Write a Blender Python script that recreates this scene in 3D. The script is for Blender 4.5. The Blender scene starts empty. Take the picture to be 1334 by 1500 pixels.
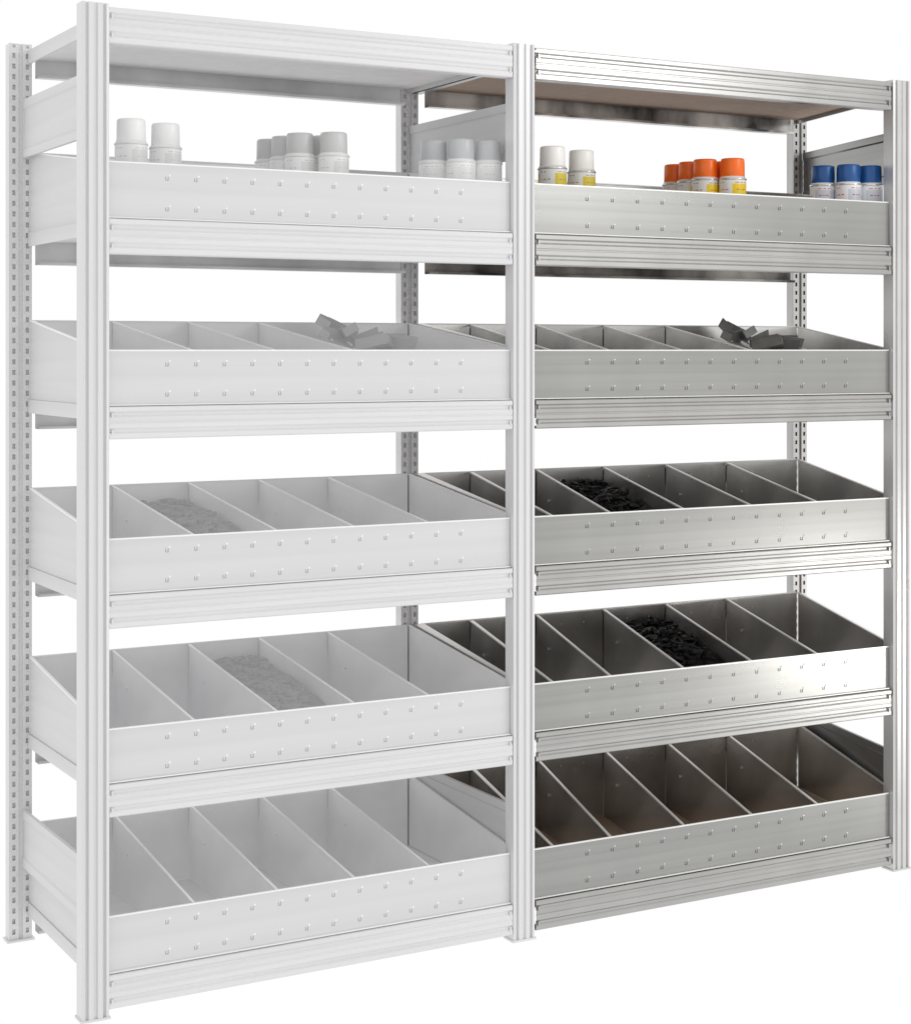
import bpy, math, random
from mathutils import Vector, Matrix
random.seed(4)
scene=bpy.context.scene
COL=scene.collection
# ------------------------------------------------------------------ materials
def new_mat(name,col,metal=0.0,rough=0.5,streak=0.0,streak_scale=(3,3,90),spots=0.0,bump=0.0,spec=0.5,spotscale=9,glow=0.0,con=None):
    m=bpy.data.materials.new(name); m.use_nodes=True
    nt=m.node_tree; b=nt.nodes['Principled BSDF']
    b.inputs['Metallic'].default_value=metal; b.inputs['Roughness'].default_value=rough
    b.inputs['Specular IOR Level'].default_value=spec
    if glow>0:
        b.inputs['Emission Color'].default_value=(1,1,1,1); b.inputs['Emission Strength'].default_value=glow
    c=(col[0],col[1],col[2],1)
    b.inputs['Base Color'].default_value=c
    if streak>0:
        tc=nt.nodes.new('ShaderNodeTexCoord'); mp=nt.nodes.new('ShaderNodeMapping')
        mp.inputs['Scale'].default_value=streak_scale
        n=nt.nodes.new('ShaderNodeTexNoise'); n.inputs['Scale'].default_value=1.0; n.inputs['Detail'].default_value=5
        nt.links.new(tc.outputs['Object'],mp.inputs['Vector']); nt.links.new(mp.outputs['Vector'],n.inputs['Vector'])
        n2=nt.nodes.new('ShaderNodeTexNoise'); n2.inputs['Scale'].default_value=spotscale; n2.inputs['Detail'].default_value=3
        nt.links.new(tc.outputs['Object'],n2.inputs['Vector'])
        ad=nt.nodes.new('ShaderNodeMath'); ad.operation='MULTIPLY_ADD'
        ad.inputs[1].default_value=spots; nt.links.new(n2.outputs['Fac'],ad.inputs[0]); nt.links.new(n.outputs['Fac'],ad.inputs[2])
        r=nt.nodes.new('ShaderNodeMapRange')
        cc=con if con else .2+.1*spots
        r.inputs['From Min'].default_value=0.5+spots*.5-cc; r.inputs['From Max'].default_value=0.5+spots*.5+cc
        r.inputs['To Min'].default_value=1-streak; r.inputs['To Max'].default_value=1+streak
        nt.links.new(ad.outputs[0],r.inputs['Value'])
        v=nt.nodes.new('ShaderNodeVectorMath'); v.operation='SCALE'; v.inputs[0].default_value=col
        nt.links.new(r.outputs['Result'],v.inputs['Scale']); nt.links.new(v.outputs['Vector'],b.inputs['Base Color'])
        if metal>0.2:
            rr=nt.nodes.new('ShaderNodeMapRange'); rr.inputs['To Min'].default_value=max(rough-.10,.05); rr.inputs['To Max'].default_value=rough+.12
            nt.links.new(n2.outputs['Fac'],rr.inputs['Value']); nt.links.new(rr.outputs['Result'],b.inputs['Roughness'])
        if bump>0:
            bp=nt.nodes.new('ShaderNodeBump'); bp.inputs['Strength'].default_value=bump; bp.inputs['Distance'].default_value=.004
            nt.links.new(n2.outputs['Fac'],bp.inputs['Height']); nt.links.new(bp.outputs['Normal'],b.inputs['Normal'])
    return m
M={}
# pale (faded) finish; faint self-glow lifts the shade on inner and rear parts
M['p_post']=new_mat('pale_steel_post',(.70,.70,.71),.1,.36,.02,(40,40,1))
M['p_panel']=new_mat('pale_steel_panel',(.65,.65,.66),0,.45,.04,(.8,1,30))
M['p_beam']=new_mat('pale_steel_beam',(.70,.70,.71),0,.4,.05,(1.5,3,60))
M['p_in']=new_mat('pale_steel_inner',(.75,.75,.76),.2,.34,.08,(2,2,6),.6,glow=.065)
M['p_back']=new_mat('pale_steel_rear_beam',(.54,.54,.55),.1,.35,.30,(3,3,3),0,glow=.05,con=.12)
M['p_edge']=new_mat('pale_steel_edge',(.88,.88,.88),0,.4)
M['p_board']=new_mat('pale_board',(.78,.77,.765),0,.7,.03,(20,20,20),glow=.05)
M['p_tab']=new_mat('pale_slot',(.34,.34,.35),0,.5)
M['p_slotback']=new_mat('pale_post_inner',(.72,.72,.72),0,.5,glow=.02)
# galvanised finish
M['g_post']=new_mat('zinc_post',(.60,.60,.595),.5,.30,.08,(40,40,1.5),.3)
M['g_panel']=new_mat('zinc_panel',(.345,.345,.335),.85,.28,.09,(.8,1.2,60),.5,.04,spotscale=3)
M['g_beam']=new_mat('zinc_beam',(.42,.418,.408),.8,.30,.08,(.8,3,60),.3)
M['g_back']=new_mat('zinc_backbeam',(.25,.242,.23),.45,.25,.88,(4,3,3),0,.2,spotscale=4,con=.11)  # strong streaks are mottled reflections painted into the base colour
M['g_back_top']=new_mat('zinc_backbeam_reflect',(.50,.49,.48),.35,.22,.85,(5,3,3),0,.2,spotscale=4,con=.10)  # brighter copy for the top rail, its reflected light painted as streaks
M['g_edge']=new_mat('zinc_edge',(.80,.80,.78),.3,.3)
M['g_board']=new_mat('chipboard',(.46,.35,.28),0,.75,.10,(40,40,40),.4)
M['g_floor']=new_mat('chipboard_floor',(.42,.325,.25),0,.7,.12,(30,30,30),.6)
M['g_tab']=new_mat('zinc_slot',(.09,.09,.09),.2,.5)
M['g_bump']=new_mat('zinc_tongue',(.50,.50,.49),.4,.35)
M['g_rear']=new_mat('zinc_rear_post',(.52,.52,.51),.4,.35,.1,(30,30,4))
M['g_slotback']=new_mat('zinc_post_inner',(.26,.26,.255),.3,.4)
GIN=[new_mat('zinc_inner_row_light_%d'%i,c,.76,.22,.32,(2.5,2.5,3.5),.9,.2,spotscale=5) for i,c in enumerate([(.50,.50,.49),(.72,.72,.71),(.54,.535,.525),(.52,.51,.495),(.56,.545,.52)])]  # how brightly each row is lit is put into its base colour
# ------------------------------------------------------------------ mesh builder
class MB:
    def __init__(s): s.v=[];s.f=[];s.m=[];s.mats=[];s.smooth=[]
    def mi(s,mat):
        if mat not in s.mats: s.mats.append(mat)
        return s.mats.index(mat)
    def poly(s,pts,mat,sm=False):
        i=len(s.v); s.v+= [tuple(p) for p in pts]; s.f.append(tuple(range(i,i+len(pts)))); s.m.append(s.mi(mat)); s.smooth.append(sm)
    def box(s,x0,x1,y0,y1,z0,z1,mat):
        s.hexa([(x0,y0,z0),(x1,y0,z0),(x1,y1,z0),(x0,y1,z0)],[(x0,y0,z1),(x1,y0,z1),(x1,y1,z1),(x0,y1,z1)],mat)
    def hexa(s,b,t,mat):
        i=len(s.v); s.v+=[tuple(p) for p in b]+[tuple(p) for p in t]; k=s.mi(mat)
        for f in ((3,2,1,0),(4,5,6,7),(0,1,5,4),(1,2,6,5),(2,3,7,6),(3,0,4,7)):
            s.f.append(tuple(i+a for a in f)); s.m.append(k); s.smooth.append(False)
    def obj(s,name,parent=None,tf=None,label=None,origin=None):
        vs=[tf(*p) if tf else p for p in s.v]
        if origin is None:
            o=Vector((sum((min(a),max(a))) / 2 for a in zip(*vs)))
        else: o=Vector(origin)
        me=bpy.data.meshes.new(name)
        me.from_pydata([tuple(Vector(p)-o) for p in vs],[],s.f)
        for mm in s.mats: me.materials.append(mm)
        for p,k,sm in zip(me.polygons,s.m,s.smooth): p.material_index=k; p.use_smooth=sm
        me.update()
        ob=bpy.data.objects.new(name,me); COL.objects.link(ob)
        wl=o
        if parent is not None:
            ob.parent=parent
            pw=Vector((0,0,0)); q=parent
            while q is not None: pw+=q.location; q=q.parent
            ob.location=wl-pw
        else: ob.location=wl
        if label: ob['label']=label
        return ob
# ------------------------------------------------------------------ layout
H=2.0; W1=.982; W2=1.116; D=.566; SK=.23
def TL(x,y,z): return (x,y,z)
def TR(x,y,z):
    u=x/W1
    return (W1+W2*u+SK*max(y,0)*math.sqrt(min(1,max(u-.008,0)/.15)),y,z)
def TC(x,y,z):
    u=x/W1
    return (W1+W2*u+SK*max(y,0)*math.sqrt(max(u,0)),y,z)
unit=bpy.data.objects.new('shelving_unit',None); COL.objects.link(unit)
unit.empty_display_size=.2
unit['label']='two-bay metal shelving unit, half faded white, half galvanised'
unit['category']='shelving unit'
# ---- posts
def front_post(cx,mat,lab):
    mb=MB()
    pr=[(-.0275,.035),(-.0275,0),(-.0215,-.0020),(-.0195,.004),(-.0165,.004),(-.0140,-.0015),(-.0045,-.0015),(-.0025,.0025),(.0025,.0025),(.0045,-.0015),(.0140,-.0015),(.0165,.004),(.0195,.004),(.0215,-.0020),(.0275,0),(.0275,.035)]
    n=len(pr)
    for i in range(n):
        a=pr[i]; b=pr[(i+1)%n]
        mb.poly([(cx+a[0],a[1],.004),(cx+b[0],b[1],.004),(cx+b[0],b[1],H),(cx+a[0],a[1],H)],mat)
    mb.poly([(cx+a[0],a[1],H) for a in pr],mat)
    mb.box(cx-.030,cx+.030,-.003,.04,0,.0045,mat)
    return mb.obj('post',unit,label=lab,origin=(cx,0,0))
def back_post(cx,mat,dark,lab,k=1.0):
    mb=MB(); y=.545; pitch=.0235; hh=.0110; g=.005; W=.028*k
    for (x0,x1) in ((-W,-.004),(.005,W)):
        mid=(x0+x1)/2; a=mid-.0034; b=mid+.0034
        mb.poly([(cx+x0,y,.004),(cx+a,y,.004),(cx+a,y,H),(cx+x0,y,H)],mat)
        mb.poly([(cx+b,y,.004),(cx+x1,y,.004),(cx+x1,y,H),(cx+b,y,H)],mat)
        z=.004
        while z<H-.001:
            z1=min(z+pitch-hh,H)
            mb.poly([(cx+a,y,z),(cx+b,y,z),(cx+b,y,z1),(cx+a,y,z1)],mat)
            z+=pitch
    for x in (-W,-.004,.005,W):
        mb.poly([(cx+x,y,.004),(cx+x,y+g,.004),(cx+x,y+g,H),(cx+x,y,H)],mat)
    mb.poly([(cx-W,y+g,.004),(cx+W,y+g,.004),(cx+W,y+g,H),(cx-W,y+g,H)],dark)
    mb.box(cx-W+.0005,cx+W-.0005,y+g+.001,y+.03,.0046,H-.001,mat)
    mb.box(cx-W-.005,cx+W+.005,y-.006,y+.033,0,.0045,mat)
    return mb.obj('post',unit,label=lab,origin=(cx,y,0))
front_post(0,M['p_post'],'pale white ribbed front post')
front_post(W1,M['p_post'],'pale white ribbed front post between the bays')
front_post(W1+W2,M['g_post'],'galvanised ribbed front post')
XRB=W1+W2+SK*.56
back_post(.002,M['p_post'],M['p_slotback'],'pale slotted rear post',.92)
back_post(W1-.002,M['p_post'],M['p_slotback'],'pale slotted rear post between the bays',.86)
back_post(XRB,M['g_rear'],M['g_slotback'],'galvanised slotted rear post',.86)
# ---- side crossbars
def crossbar(cxf,cxb,z0,z1,mat,off):
    mb=MB(); y0,y1=.036,.544
    prof=[(off+.008,z0),(off,z0),(off,z0+.018),(off+.003,z0+.022),(off+.003,z1-.022),(off,z1-.018),(off,z1),(off+.008,z1)]
    for i in range(len(prof)-1):
        a,b=prof[i],prof[i+1]
        mb.poly([(cxf+a[0],y0,a[1]),(cxb+a[0],y1,a[1]),(cxb+b[0],y1,b[1]),(cxf+b[0],y0,b[1])],mat)
    mb.obj('side_crossbar',unit)
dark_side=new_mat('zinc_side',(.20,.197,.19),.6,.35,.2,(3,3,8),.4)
for (a,b) in ((1.745,1.875),(.165,.292)):
    crossbar(0,0,a,b,M['p_panel'],.006)
    crossbar(W1,W1,a,b,M['p_panel'],-.004)
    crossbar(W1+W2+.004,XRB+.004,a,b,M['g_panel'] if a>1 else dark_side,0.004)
# ---- shelf pieces
PX0,PX1=.0282,.9530
def beam(ztop,h,P,tf,parent,front=True):
    mb=MB(); mat=P['beam'] if front else P['back']
    s=h/.07
    if front:
        pr=[(.030,-.001),(.003,-.001),(.001,-.003),(.001,-.011),(.0045,-.0145),(.0045,-.0195),(.001,-.0235),(.001,-.032),(.0022,-.0335),(.0022,-.036),(.001,-.0375),(.001,-.046),(.0045,-.0500),(.0045,-.0550),(.001,-.0585),(.001,-.068),(.003,-.070),(.028,-.070),(.028,-.064)]
        x0,x1=PX0,PX1
    else:
        pr=[(.520,-.012),(.546,-.012),(.548,-.014),(.548,-.068),(.546,-.070),(.520,-.070),(.520,-.064)]
        x0,x1=P['bx0'],.956
    for i in range(len(pr)-1):
        a,b=pr[i],pr[i+1]
        mb.poly([(x0,a[0],ztop+a[1]*s),(x1,a[0],ztop+a[1]*s),(x1,b[0],ztop+b[1]*s),(x0,b[0],ztop+b[1]*s)],mat)
    if front:
        for xx in (x0+.006,x1-.006):
            for zz in (.014,.05):
                mb.box(xx-.0018,xx+.0018,-.001,.003,ztop-(zz+.010)*s,ztop-zz*s,mat)
    return mb.obj('beam',parent,tf,label=('ribbed front beam' if front else 'plain rear beam'))
def board(zt,P,tf,floor):
    mb=MB(); zb=zt-.02; xl=P['xl']; xa=xl+.0025
    mb.box(xa,.155,.0165,.5355,zb,zt-.001,P['board'])
    mb.box(.155,.9708,.0165,.5355,zb,zt-.001,P['board'])
    mb.poly([(xa,.0165,zt),(.155,.0165,zt),(.155,.5355,zt),(xa,.5355,zt)],floor)
    mb.poly([(.155,.0165,zt),(.9708,.0165,zt),(.9708,.5355,zt),(.155,.5355,zt)],floor)
    mb.box(xl-.004,xl+.002,.036,.544,zt-.03,zt,P['panel'])
    mb.box(.9715,.9765,.036,.544,zt-.03,zt,P['panel'])
    return mb
def front_panel(z0,z1,P,tf,parent,slots=True):
    mb=MB(); y=.014
    mb.box(PX0,PX1,y,y+.0015,z0,z1-.003,P['panel'])
    mb.box(PX0,PX1,y-.0012,y+.003,z1-.003,z1,P['edge'])
    mb.box(PX0,PX1,y-.006,y-.0005,z0,z0+.0022,P['edge'])
    hgt=z1-z0
    for i in range(12):
        x=.155+.0614*i
        for f in (.235,.78):
            z=z1-hgt*f
            mb.box(x-.0064,x-.0048,y-.0003,y+.0004,z-.0075,z-.000,P['tab'])
            mb.box(x-.0012,x+.0004,y-.0003,y+.0004,z-.0075,z-.000,P['tab'])
            mb.box(x-.0048,x-.0012,y-.0003,y+.0004,z-.0075,z-.0062,P['tab'])
            mb.hexa([(x+.001,y-.0007,z+.002),(x+.0048,y-.0007,z+.002),(x+.0048,y+.0002,z+.001),(x+.001,y+.0002,z+.001)],
                    [(x+.001,y-.0004,z+.0042),(x+.0048,y-.0004,z+.0042),(x+.0048,y+.0002,z+.0052),(x+.001,y+.0002,z+.0052)],P['bump'])
    return mb.obj('front_panel',parent,tf,label='low front panel with two rows of pressed slots')
def back_panel(z0,z1,P,tf,parent):
    mb=MB(); xl=P['xl']+.0015
    mb.box(xl,.970,.5375,.539,z0,z1-.003,P['in'])
    mb.box(xl,.970,.5355,.5405,z1-.003,z1,P['edge'])
    for i in range(12):
        x=.155+.0614*i
        z=z1-.03
        mb.box(x-.002,x+.002,.5370,.5375,z-.004,z,P['bump'])
    return mb.obj('back_panel',parent,tf)
RISE=.066
def wall(x,z0,zf,P,tf,parent,name,t=.0016,drop=0,outer=None):
    mb=MB(); ya,yb=.0185,.5345
    zb=zf+RISE-drop; zf=zf-drop
    m=outer or P['in']
    mb.hexa([(x-t/2,ya,z0),(x+t/2,ya,z0),(x+t/2,yb,z0),(x-t/2,yb,z0)],[(x-t/2,ya,zf-.003),(x+t/2,ya,zf-.003),(x+t/2,yb,zb-.003),(x-t/2,yb,zb-.003)],m)
    w=.0030
    mb.hexa([(x-w,ya,zf-.003),(x+w,ya,zf-.003),(x+w,yb,zb-.003),(x-w,yb,zb-.003)],[(x-w,ya,zf),(x+w,ya,zf),(x+w,yb,zb),(x-w,yb,zb)],P['edge'])
    if name=='divider':
        mb.box(x+.001,x+.012,yb-.0015,yb,zb-.055,zb-.008,P['in2'])
        mb.box(x+.004,x+.009,yb-.004,yb-.0015,zb-.030,zb-.018,P['edge'])
        mb.box(x+.001,x+.010,ya,yb,z0,z0+.0015,P['in'])
        mb.box(x-.004,x-.001,yb-.10,yb-.094,zb-.075,zb-.070,P['edge'])
    return mb.obj(name,parent,tf)
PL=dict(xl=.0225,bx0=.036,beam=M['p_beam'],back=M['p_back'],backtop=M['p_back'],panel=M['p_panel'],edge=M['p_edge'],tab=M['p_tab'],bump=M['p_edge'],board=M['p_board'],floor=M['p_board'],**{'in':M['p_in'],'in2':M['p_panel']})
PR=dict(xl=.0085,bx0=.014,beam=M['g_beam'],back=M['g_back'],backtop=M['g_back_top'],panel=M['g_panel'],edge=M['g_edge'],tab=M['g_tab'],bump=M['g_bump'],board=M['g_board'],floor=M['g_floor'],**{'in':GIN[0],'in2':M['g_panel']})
ROWS=[(1.692,1.579,1.508),(1.318,1.207,1.142),(.944,.834,.768),(.568,.461,.396),(.197,.085,.018)]
DIV=[.212,.395,.572,.752]
for P0,tf,bay in ((PL,TL,'pale white'),(PR,TR,'galvanised')):
    P=dict(P0)
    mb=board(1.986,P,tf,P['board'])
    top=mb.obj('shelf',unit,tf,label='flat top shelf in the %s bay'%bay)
    beam(1.995,.072,P,tf,top,True)
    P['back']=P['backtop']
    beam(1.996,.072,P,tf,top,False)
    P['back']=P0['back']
    for r,(zt,zb,z0) in enumerate(ROWS):
        if P0 is PR: P['in']=GIN[r]
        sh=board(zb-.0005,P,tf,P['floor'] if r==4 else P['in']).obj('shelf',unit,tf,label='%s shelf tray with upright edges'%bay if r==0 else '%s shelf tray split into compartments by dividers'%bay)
        beam(zb-.001,zb-z0,P,tf,sh,True)
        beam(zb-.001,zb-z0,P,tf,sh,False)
        front_panel(zb,zt,P,tf,sh)
        back_panel(zb-.002,zt+RISE,P,tf,sh)
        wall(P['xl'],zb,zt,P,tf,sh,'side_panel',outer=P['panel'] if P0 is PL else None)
        wall(.9735,zb,zt,P,tf,sh,'side_panel')
        if r>0:
            dv=list(DIV if r>1 else DIV[:3])
            if P0 is PR: dv=[.075]+dv
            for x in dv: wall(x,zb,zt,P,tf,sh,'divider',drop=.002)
# ------------------------------------------------------------------ spray cans
def can_kind(capcol,bodycol,accent,txt,faded):
    nm='faded' if faded else 'bright'; gl=.10 if faded else 0  # faded cans glow slightly to flatten their shading
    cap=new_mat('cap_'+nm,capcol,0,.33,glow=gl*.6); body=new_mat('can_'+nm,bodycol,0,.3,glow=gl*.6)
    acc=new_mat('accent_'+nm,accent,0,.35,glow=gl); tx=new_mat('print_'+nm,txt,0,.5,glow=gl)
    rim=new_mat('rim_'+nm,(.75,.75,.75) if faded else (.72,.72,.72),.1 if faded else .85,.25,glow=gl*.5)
    root=bpy.data.objects.new('spray_can',None); root.empty_display_size=.05
    SEG=60
    def lathe(prof,matf,name):
        mb=MB()
        mb.v=[(r*math.cos(2*math.pi*k/SEG),r*math.sin(2*math.pi*k/SEG),z) for (r,z) in prof for k in range(SEG)]
        for j in range(len(prof)-1):
            for k in range(SEG):
                a=j*SEG+k; b=j*SEG+(k+1)%SEG
                mb.f.append((a,b,b+SEG,a+SEG)); mb.m.append(mb.mi(matf(j,k))); mb.smooth.append(True)
        return mb.obj(name,None,origin=(0,0,0))
    R=.0333
    pb=[(.0,.001),(.030,.0),(.0325,.002),(R,.004),(R,.06),(R,.095),(R,.128),(R,.1315),(R,.134),(R,.1375),(R,.147),(R,.149),(R,.151),(R,.1530),(R,.157)]
    def mf(j,k):
        if j<2: return rim
        q=k%30
        if 5<=j<=9 and q<18:
            if j==7 and q in (3,4,6,8,9): return tx
            return acc
        if j==7 and q in (20,22,23,25,26): return tx
        if j==11 and q in (2,3,4,6,7,9,10,12,19,20,22,23): return tx
        return body
    b=lathe(pb,mf,'can_body')
    r=lathe([(R,.157),(.0345,.1575),(.0348,.1595),(.0340,.1615),(.032,.163),(.0305,.166),(.029,.166)],lambda j,k:rim if j<3 else body,'can_rim')
    c=lathe([(.0292,.164),(.0298,.165),(.0296,.190),(.0291,.206),(.0283,.2090),(.0265,.2105),(.0215,.211),(.0205,.2095),(.0,.2095)],lambda j,k:cap,'cap')
    for o in (b,r,c): o.parent=root
    return root,[b,r,c]
def place_cans(kind,spots,tf,label,group):
    root,parts=kind; first=True
    for (x,y,rot) in spots:
        if first: R=root; COL.objects.link(R); first=False
        else:
            R=root.copy(); COL.objects.link(R)
            for p in parts:
                q=p.copy(); q.parent=R; COL.objects.link(q)
        R.location=Vector(tf(x,y,1.5785)); R.rotation_euler=(0,0,rot)
        R['label']=label; R['category']='spray can'; R['group']=group
A=[(.111,.113,-1.85),(.198,.150,-1.95)]
A2=[(.120,.113,-1.95),(.206,.150,-2.05)]
B=[(.512,.167,-1.9),(.506,.236,-2.1),(.500,.305,-1.6),(.570,.118,-2.0),(.578,.188,-1.7)]
B2=[(.526,.167,-2.1),(.521,.236,-2.2),(.516,.305,-2.1),(.574,.118,-2.25),(.587,.188,-2.0)]
C=[(.832,.146,-2.9),(.872,.092,-2.3),(.9385,.088,-2.6)]
C2=[(.840,.146,-2.9),(.882,.092,-2.3),(.9425,.088,-2.6)]
g='spray cans standing on the upper shelf'
place_cans(can_kind((.86,.86,.86),(.84,.84,.84),(.66,.66,.65),(.58,.58,.58),True),A,TL,'pale spray can with white cap on the white shelf',g)
place_cans(can_kind((.55,.55,.55),(.82,.82,.82),(.64,.64,.63),(.56,.56,.56),True),B,TL,'pale spray can with light grey cap on the white shelf',g)
place_cans(can_kind((.47,.48,.49),(.82,.82,.82),(.70,.70,.70),(.56,.56,.56),True),C,TL,'pale spray can with mid grey cap on the white shelf',g)
place_cans(can_kind((.97,.95,.91),(.87,.86,.83),(.78,.62,.04),(.45,.35,.15),False),A2,TC,'white spray can with white cap and yellow print',g)
place_cans(can_kind((1.0,.165,.005),(.87,.86,.83),(.95,.66,.015),(.70,.20,.03),False),B2,TC,'white spray can with orange cap and yellow print',g)
place_cans(can_kind((.008,.085,.29),(.87,.87,.88),(.62,.66,.72),(.60,.05,.05),False),C2,TC,'white spray can with blue cap and red print',g)
# ------------------------------------------------------------------ bin contents
def pile(x0,x1,zt,tf,mat,label,seed,soft=1.0,y0=.07):
    rnd=random.Random(seed); mb=MB()
    nx,ny=8,22
    def surf(x,y):
        f=(y-.03)/.5
        e=math.sin(math.pi*min(max((x-x0)/(x1-x0),0),1))
        return zt-.040+RISE*f*1.0+ .016*e*math.sin(math.pi*min(1,f*1.15+.05)) - .035*(1-min(1,f*3))+.004*math.sin(x*90+y*40)
    ys=[.05+i*(.53-.05)/ny for i in range(ny+1)]; xs=[x0+.004+i*(x1-x0-.008)/nx for i in range(nx+1)]
    for j,y in enumerate(ys):
        for i,x in enumerate(xs):
            mb.v.append((x,y,surf(x,y)-.003+rnd.uniform(-.003,.003)*soft))
    for j in range(ny):
        for i in range(nx):
            a=j*(nx+1)+i
            mb.f.append((a,a+1,a+nx+2,a+nx+1)); mb.m.append(mb.mi(mat)); mb.smooth.append(True)
    for k in range(150):
        y=rnd.uniform(y0,.510); x=rnd.uniform(x0+.028,x1-.028)
        c=Vector((x,y,surf(x,y)+rnd.uniform(-.002,.007)*soft))
        R=Matrix.Rotation(rnd.uniform(0,6.28),3,'Z')@Matrix.Rotation(rnd.uniform(-.45,.45)*soft,3,'X')@Matrix.Rotation(rnd.uniform(-.45,.45)*soft,3,'Y')
        ro=rnd.uniform(.014,.024); w=rnd.uniform(.006,.009); t=rnd.uniform(.002,.004); arc=rnd.uniform(1.6,4.0); n=7
        P=[]
        for i in range(n+1):
            a=-arc/2+arc*i/n
            P.append([R@Vector((math.cos(a)*q-ro*.6,math.sin(a)*q,zz))+c for q,zz in ((ro-w,-t),(ro,-t),(ro,t),(ro-w,t))])
        base=len(mb.v)
        for q in P: mb.v+=[tuple(v) for v in q]
        kk=mb.mi(mat)
        for i in range(n):
            for e in range(4):
                mb.f.append((base+4*i+e,base+4*i+(e+1)%4,base+4*i+4+(e+1)%4,base+4*i+4+e)); mb.m.append(kk); mb.smooth.append(False)
        mb.f.append((base,base+1,base+2,base+3)); mb.m.append(kk); mb.smooth.append(False)
        mb.f.append((base+4*n,base+4*n+1,base+4*n+2,base+4*n+3)); mb.m.append(kk); mb.smooth.append(False)
    o=mb.obj('pile_of_plastic_clips',None,tf,label=label)
    o['category']='small parts'; o['kind']='stuff'
pl_f=new_mat('faded_plastic',(.20,.20,.205),0,.9,spec=.1,glow=.18); pl_b=new_mat('black_plastic',(.009,.009,.010),0,.62,spec=.25)  # faded heap glows by itself to wash out its shade
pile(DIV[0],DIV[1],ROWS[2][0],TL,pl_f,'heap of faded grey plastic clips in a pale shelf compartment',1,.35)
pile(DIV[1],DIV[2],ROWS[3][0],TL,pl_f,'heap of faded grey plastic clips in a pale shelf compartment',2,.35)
pile(DIV[0],DIV[1],ROWS[2][0],TR,pl_b,'heap of small black plastic clips in a steel shelf compartment',1)
pile(DIV[1],DIV[2],ROWS[3][0],TR,pl_b,'heap of small black plastic clips in a steel shelf compartment',2)
# angle brackets
def bracket_mesh(mat,edge):
    mb=MB(); L,w,t,h=.040,.018,.0022,.026
    mb.box(-L,L,-w,w,0,t,mat); mb.box(-L,L,w-t,w,t,h,mat); mb.box(-L,-L+t,-w,w-t-.0005,t,h*.8,mat)
    mb.box(-L+.02,-L+.028,-.005,.003,t,t+.002,edge)
    return mb
spots=[(.700,.43,1.366,.75,.5,.15),(.735,.38,1.352,1.3,-.5,.1),(.745,.46,1.352,-.3,.3,.45),(.780,.36,1.334,.2,.1,-.3),(.825,.40,1.332,.9,-.2,.15),(.855,.33,1.322,.1,.3,.1),(.800,.29,1.318,-.6,.25,.1),(.870,.42,1.328,2.2,.2,.0),(.76,.30,1.32,2.4,.3,.2),(.69,.36,1.336,.2,.4,.2)]
for tf,mat,edge,lab in ((TL,new_mat('faded_bracket',(.44,.44,.45),0,.5,glow=.08),M['p_edge'],'faded grey angle bracket lying in a pale shelf compartment'),  # faded bracket has a slight self-glow that lifts its shade
                        (TR,new_mat('grey_bracket',(.22,.225,.22),.3,.4,.15,(30,30,30)),M['g_edge'],'grey steel angle bracket lying in a galvanised shelf compartment')):
    base=None
    for (x,y,z,rz,rx,ry) in spots:
        if base is None:
            base=bracket_mesh(mat,edge).obj('angle_bracket',None,origin=(0,0,0)); o=base
        else:
            o=base.copy(); COL.objects.link(o)
        o.location=Vector(tf(x,y,z)); o.rotation_euler=(rx,ry,rz)
        o['label']=lab; o['category']='angle bracket'; o['group']='angle brackets heaped in a shelf compartment'
# ------------------------------------------------------------------ ground and surround
gm=bpy.data.materials.new('white_glow_floor'); gm.use_nodes=True
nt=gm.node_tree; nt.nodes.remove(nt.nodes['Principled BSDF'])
e=nt.nodes.new('ShaderNodeEmission'); e.inputs['Color'].default_value=(1,1,1,1); e.inputs['Strength'].default_value=1.0  # floor emits even white, so it takes no shadows and lights undersides
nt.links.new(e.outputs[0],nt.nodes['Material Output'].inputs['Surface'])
mb=MB(); mb.poly([(-60,-60,-.002),(60,-60,-.002),(60,60,-.002),(-60,60,-.002)],gm)
go=mb.obj('ground'); go['kind']='structure'; go['label']='plain seamless white floor that glows by itself'; go['category']='floor'
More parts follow.
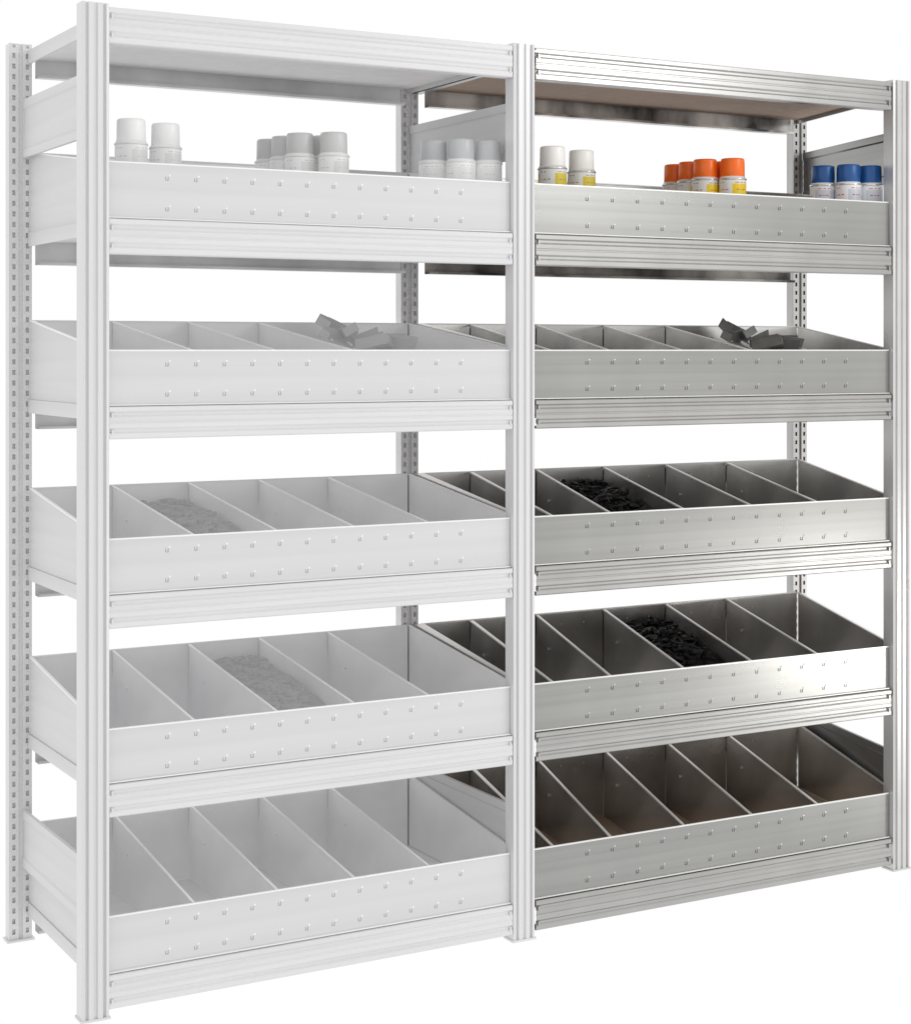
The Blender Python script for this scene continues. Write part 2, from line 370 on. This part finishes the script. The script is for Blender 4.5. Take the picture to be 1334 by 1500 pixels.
# world: white behind; bright and dark areas added on camera side for steel reflections
w=bpy.data.worlds.new('World'); scene.world=w; w.use_nodes=True
wt=w.node_tree; bg=wt.nodes['Background']; bg.inputs['Strength'].default_value=1.0
tc=wt.nodes.new('ShaderNodeTexCoord'); sp=wt.nodes.new('ShaderNodeSeparateXYZ'); wt.links.new(tc.outputs['Generated'],sp.inputs[0])
mr=wt.nodes.new('ShaderNodeMapRange'); mr.interpolation_type='SMOOTHSTEP'
mr.inputs['From Min'].default_value=-.15; mr.inputs['From Max'].default_value=-.45
wt.links.new(sp.outputs['Y'],mr.inputs['Value'])
mp=wt.nodes.new('ShaderNodeMapping'); mp.inputs['Scale'].default_value=(4.5,1,1.6); mp.inputs['Location'].default_value=(.35,0,.2)
wt.links.new(tc.outputs['Generated'],mp.inputs['Vector'])
nz=wt.nodes.new('ShaderNodeTexNoise'); nz.inputs['Scale'].default_value=1.5; nz.inputs['Detail'].default_value=1
wt.links.new(mp.outputs['Vector'],nz.inputs['Vector'])
cr=wt.nodes.new('ShaderNodeValToRGB'); cr.color_ramp.elements[0].position=.38; cr.color_ramp.elements[0].color=(.35,.345,.34,1)
cr.color_ramp.elements[1].position=.62; cr.color_ramp.elements[1].color=(1.45,1.44,1.42,1)
wt.links.new(nz.outputs['Fac'],cr.inputs['Fac'])
mx=wt.nodes.new('ShaderNodeMix'); mx.data_type='RGBA'
wt.links.new(mr.outputs['Result'],mx.inputs[0]); mx.inputs[6].default_value=(1,1,1,1); wt.links.new(cr.outputs['Color'],mx.inputs[7])
wt.links.new(mx.outputs[2],bg.inputs['Color'])
def area(loc,target,size,power,col=(1,1,1)):
    l=bpy.data.lights.new('added_area_light','AREA'); l.shape='RECTANGLE'; l.size=size[0]; l.size_y=size[1]; l.energy=power; l.color=col
    o=bpy.data.objects.new('added_area_light',l); COL.objects.link(o); o.location=loc
    o.rotation_euler=(Vector(target)-Vector(loc)).to_track_quat('-Z','Y').to_euler()
area((3.2,-3.2,2.8),(1.2,.2,.9),(.9,1.2),27)  # unseen light added to make up for the dimmer camera side
area((3.75,-2.0,.22),(1.9,0,.5),(.45,.4),10,(1,.97,.92))  # unseen low light added for the highlight on the lower right panel
# ------------------------------------------------------------------ camera
c=bpy.data.cameras.new('camera'); cam=bpy.data.objects.new('camera',c); COL.objects.link(cam)
c.sensor_fit='HORIZONTAL'; c.sensor_width=36; c.lens=70.8; c.shift_y=-.1784; c.clip_end=300
cam.location=(-1.0916,-3.4118,1.318); cam.rotation_euler=(math.radians(90),0,-math.atan2(.4863,.8738))
scene.camera=cam
scene.view_settings.view_transform='Standard'; scene.view_settings.look='None'; scene.view_settings.exposure=0
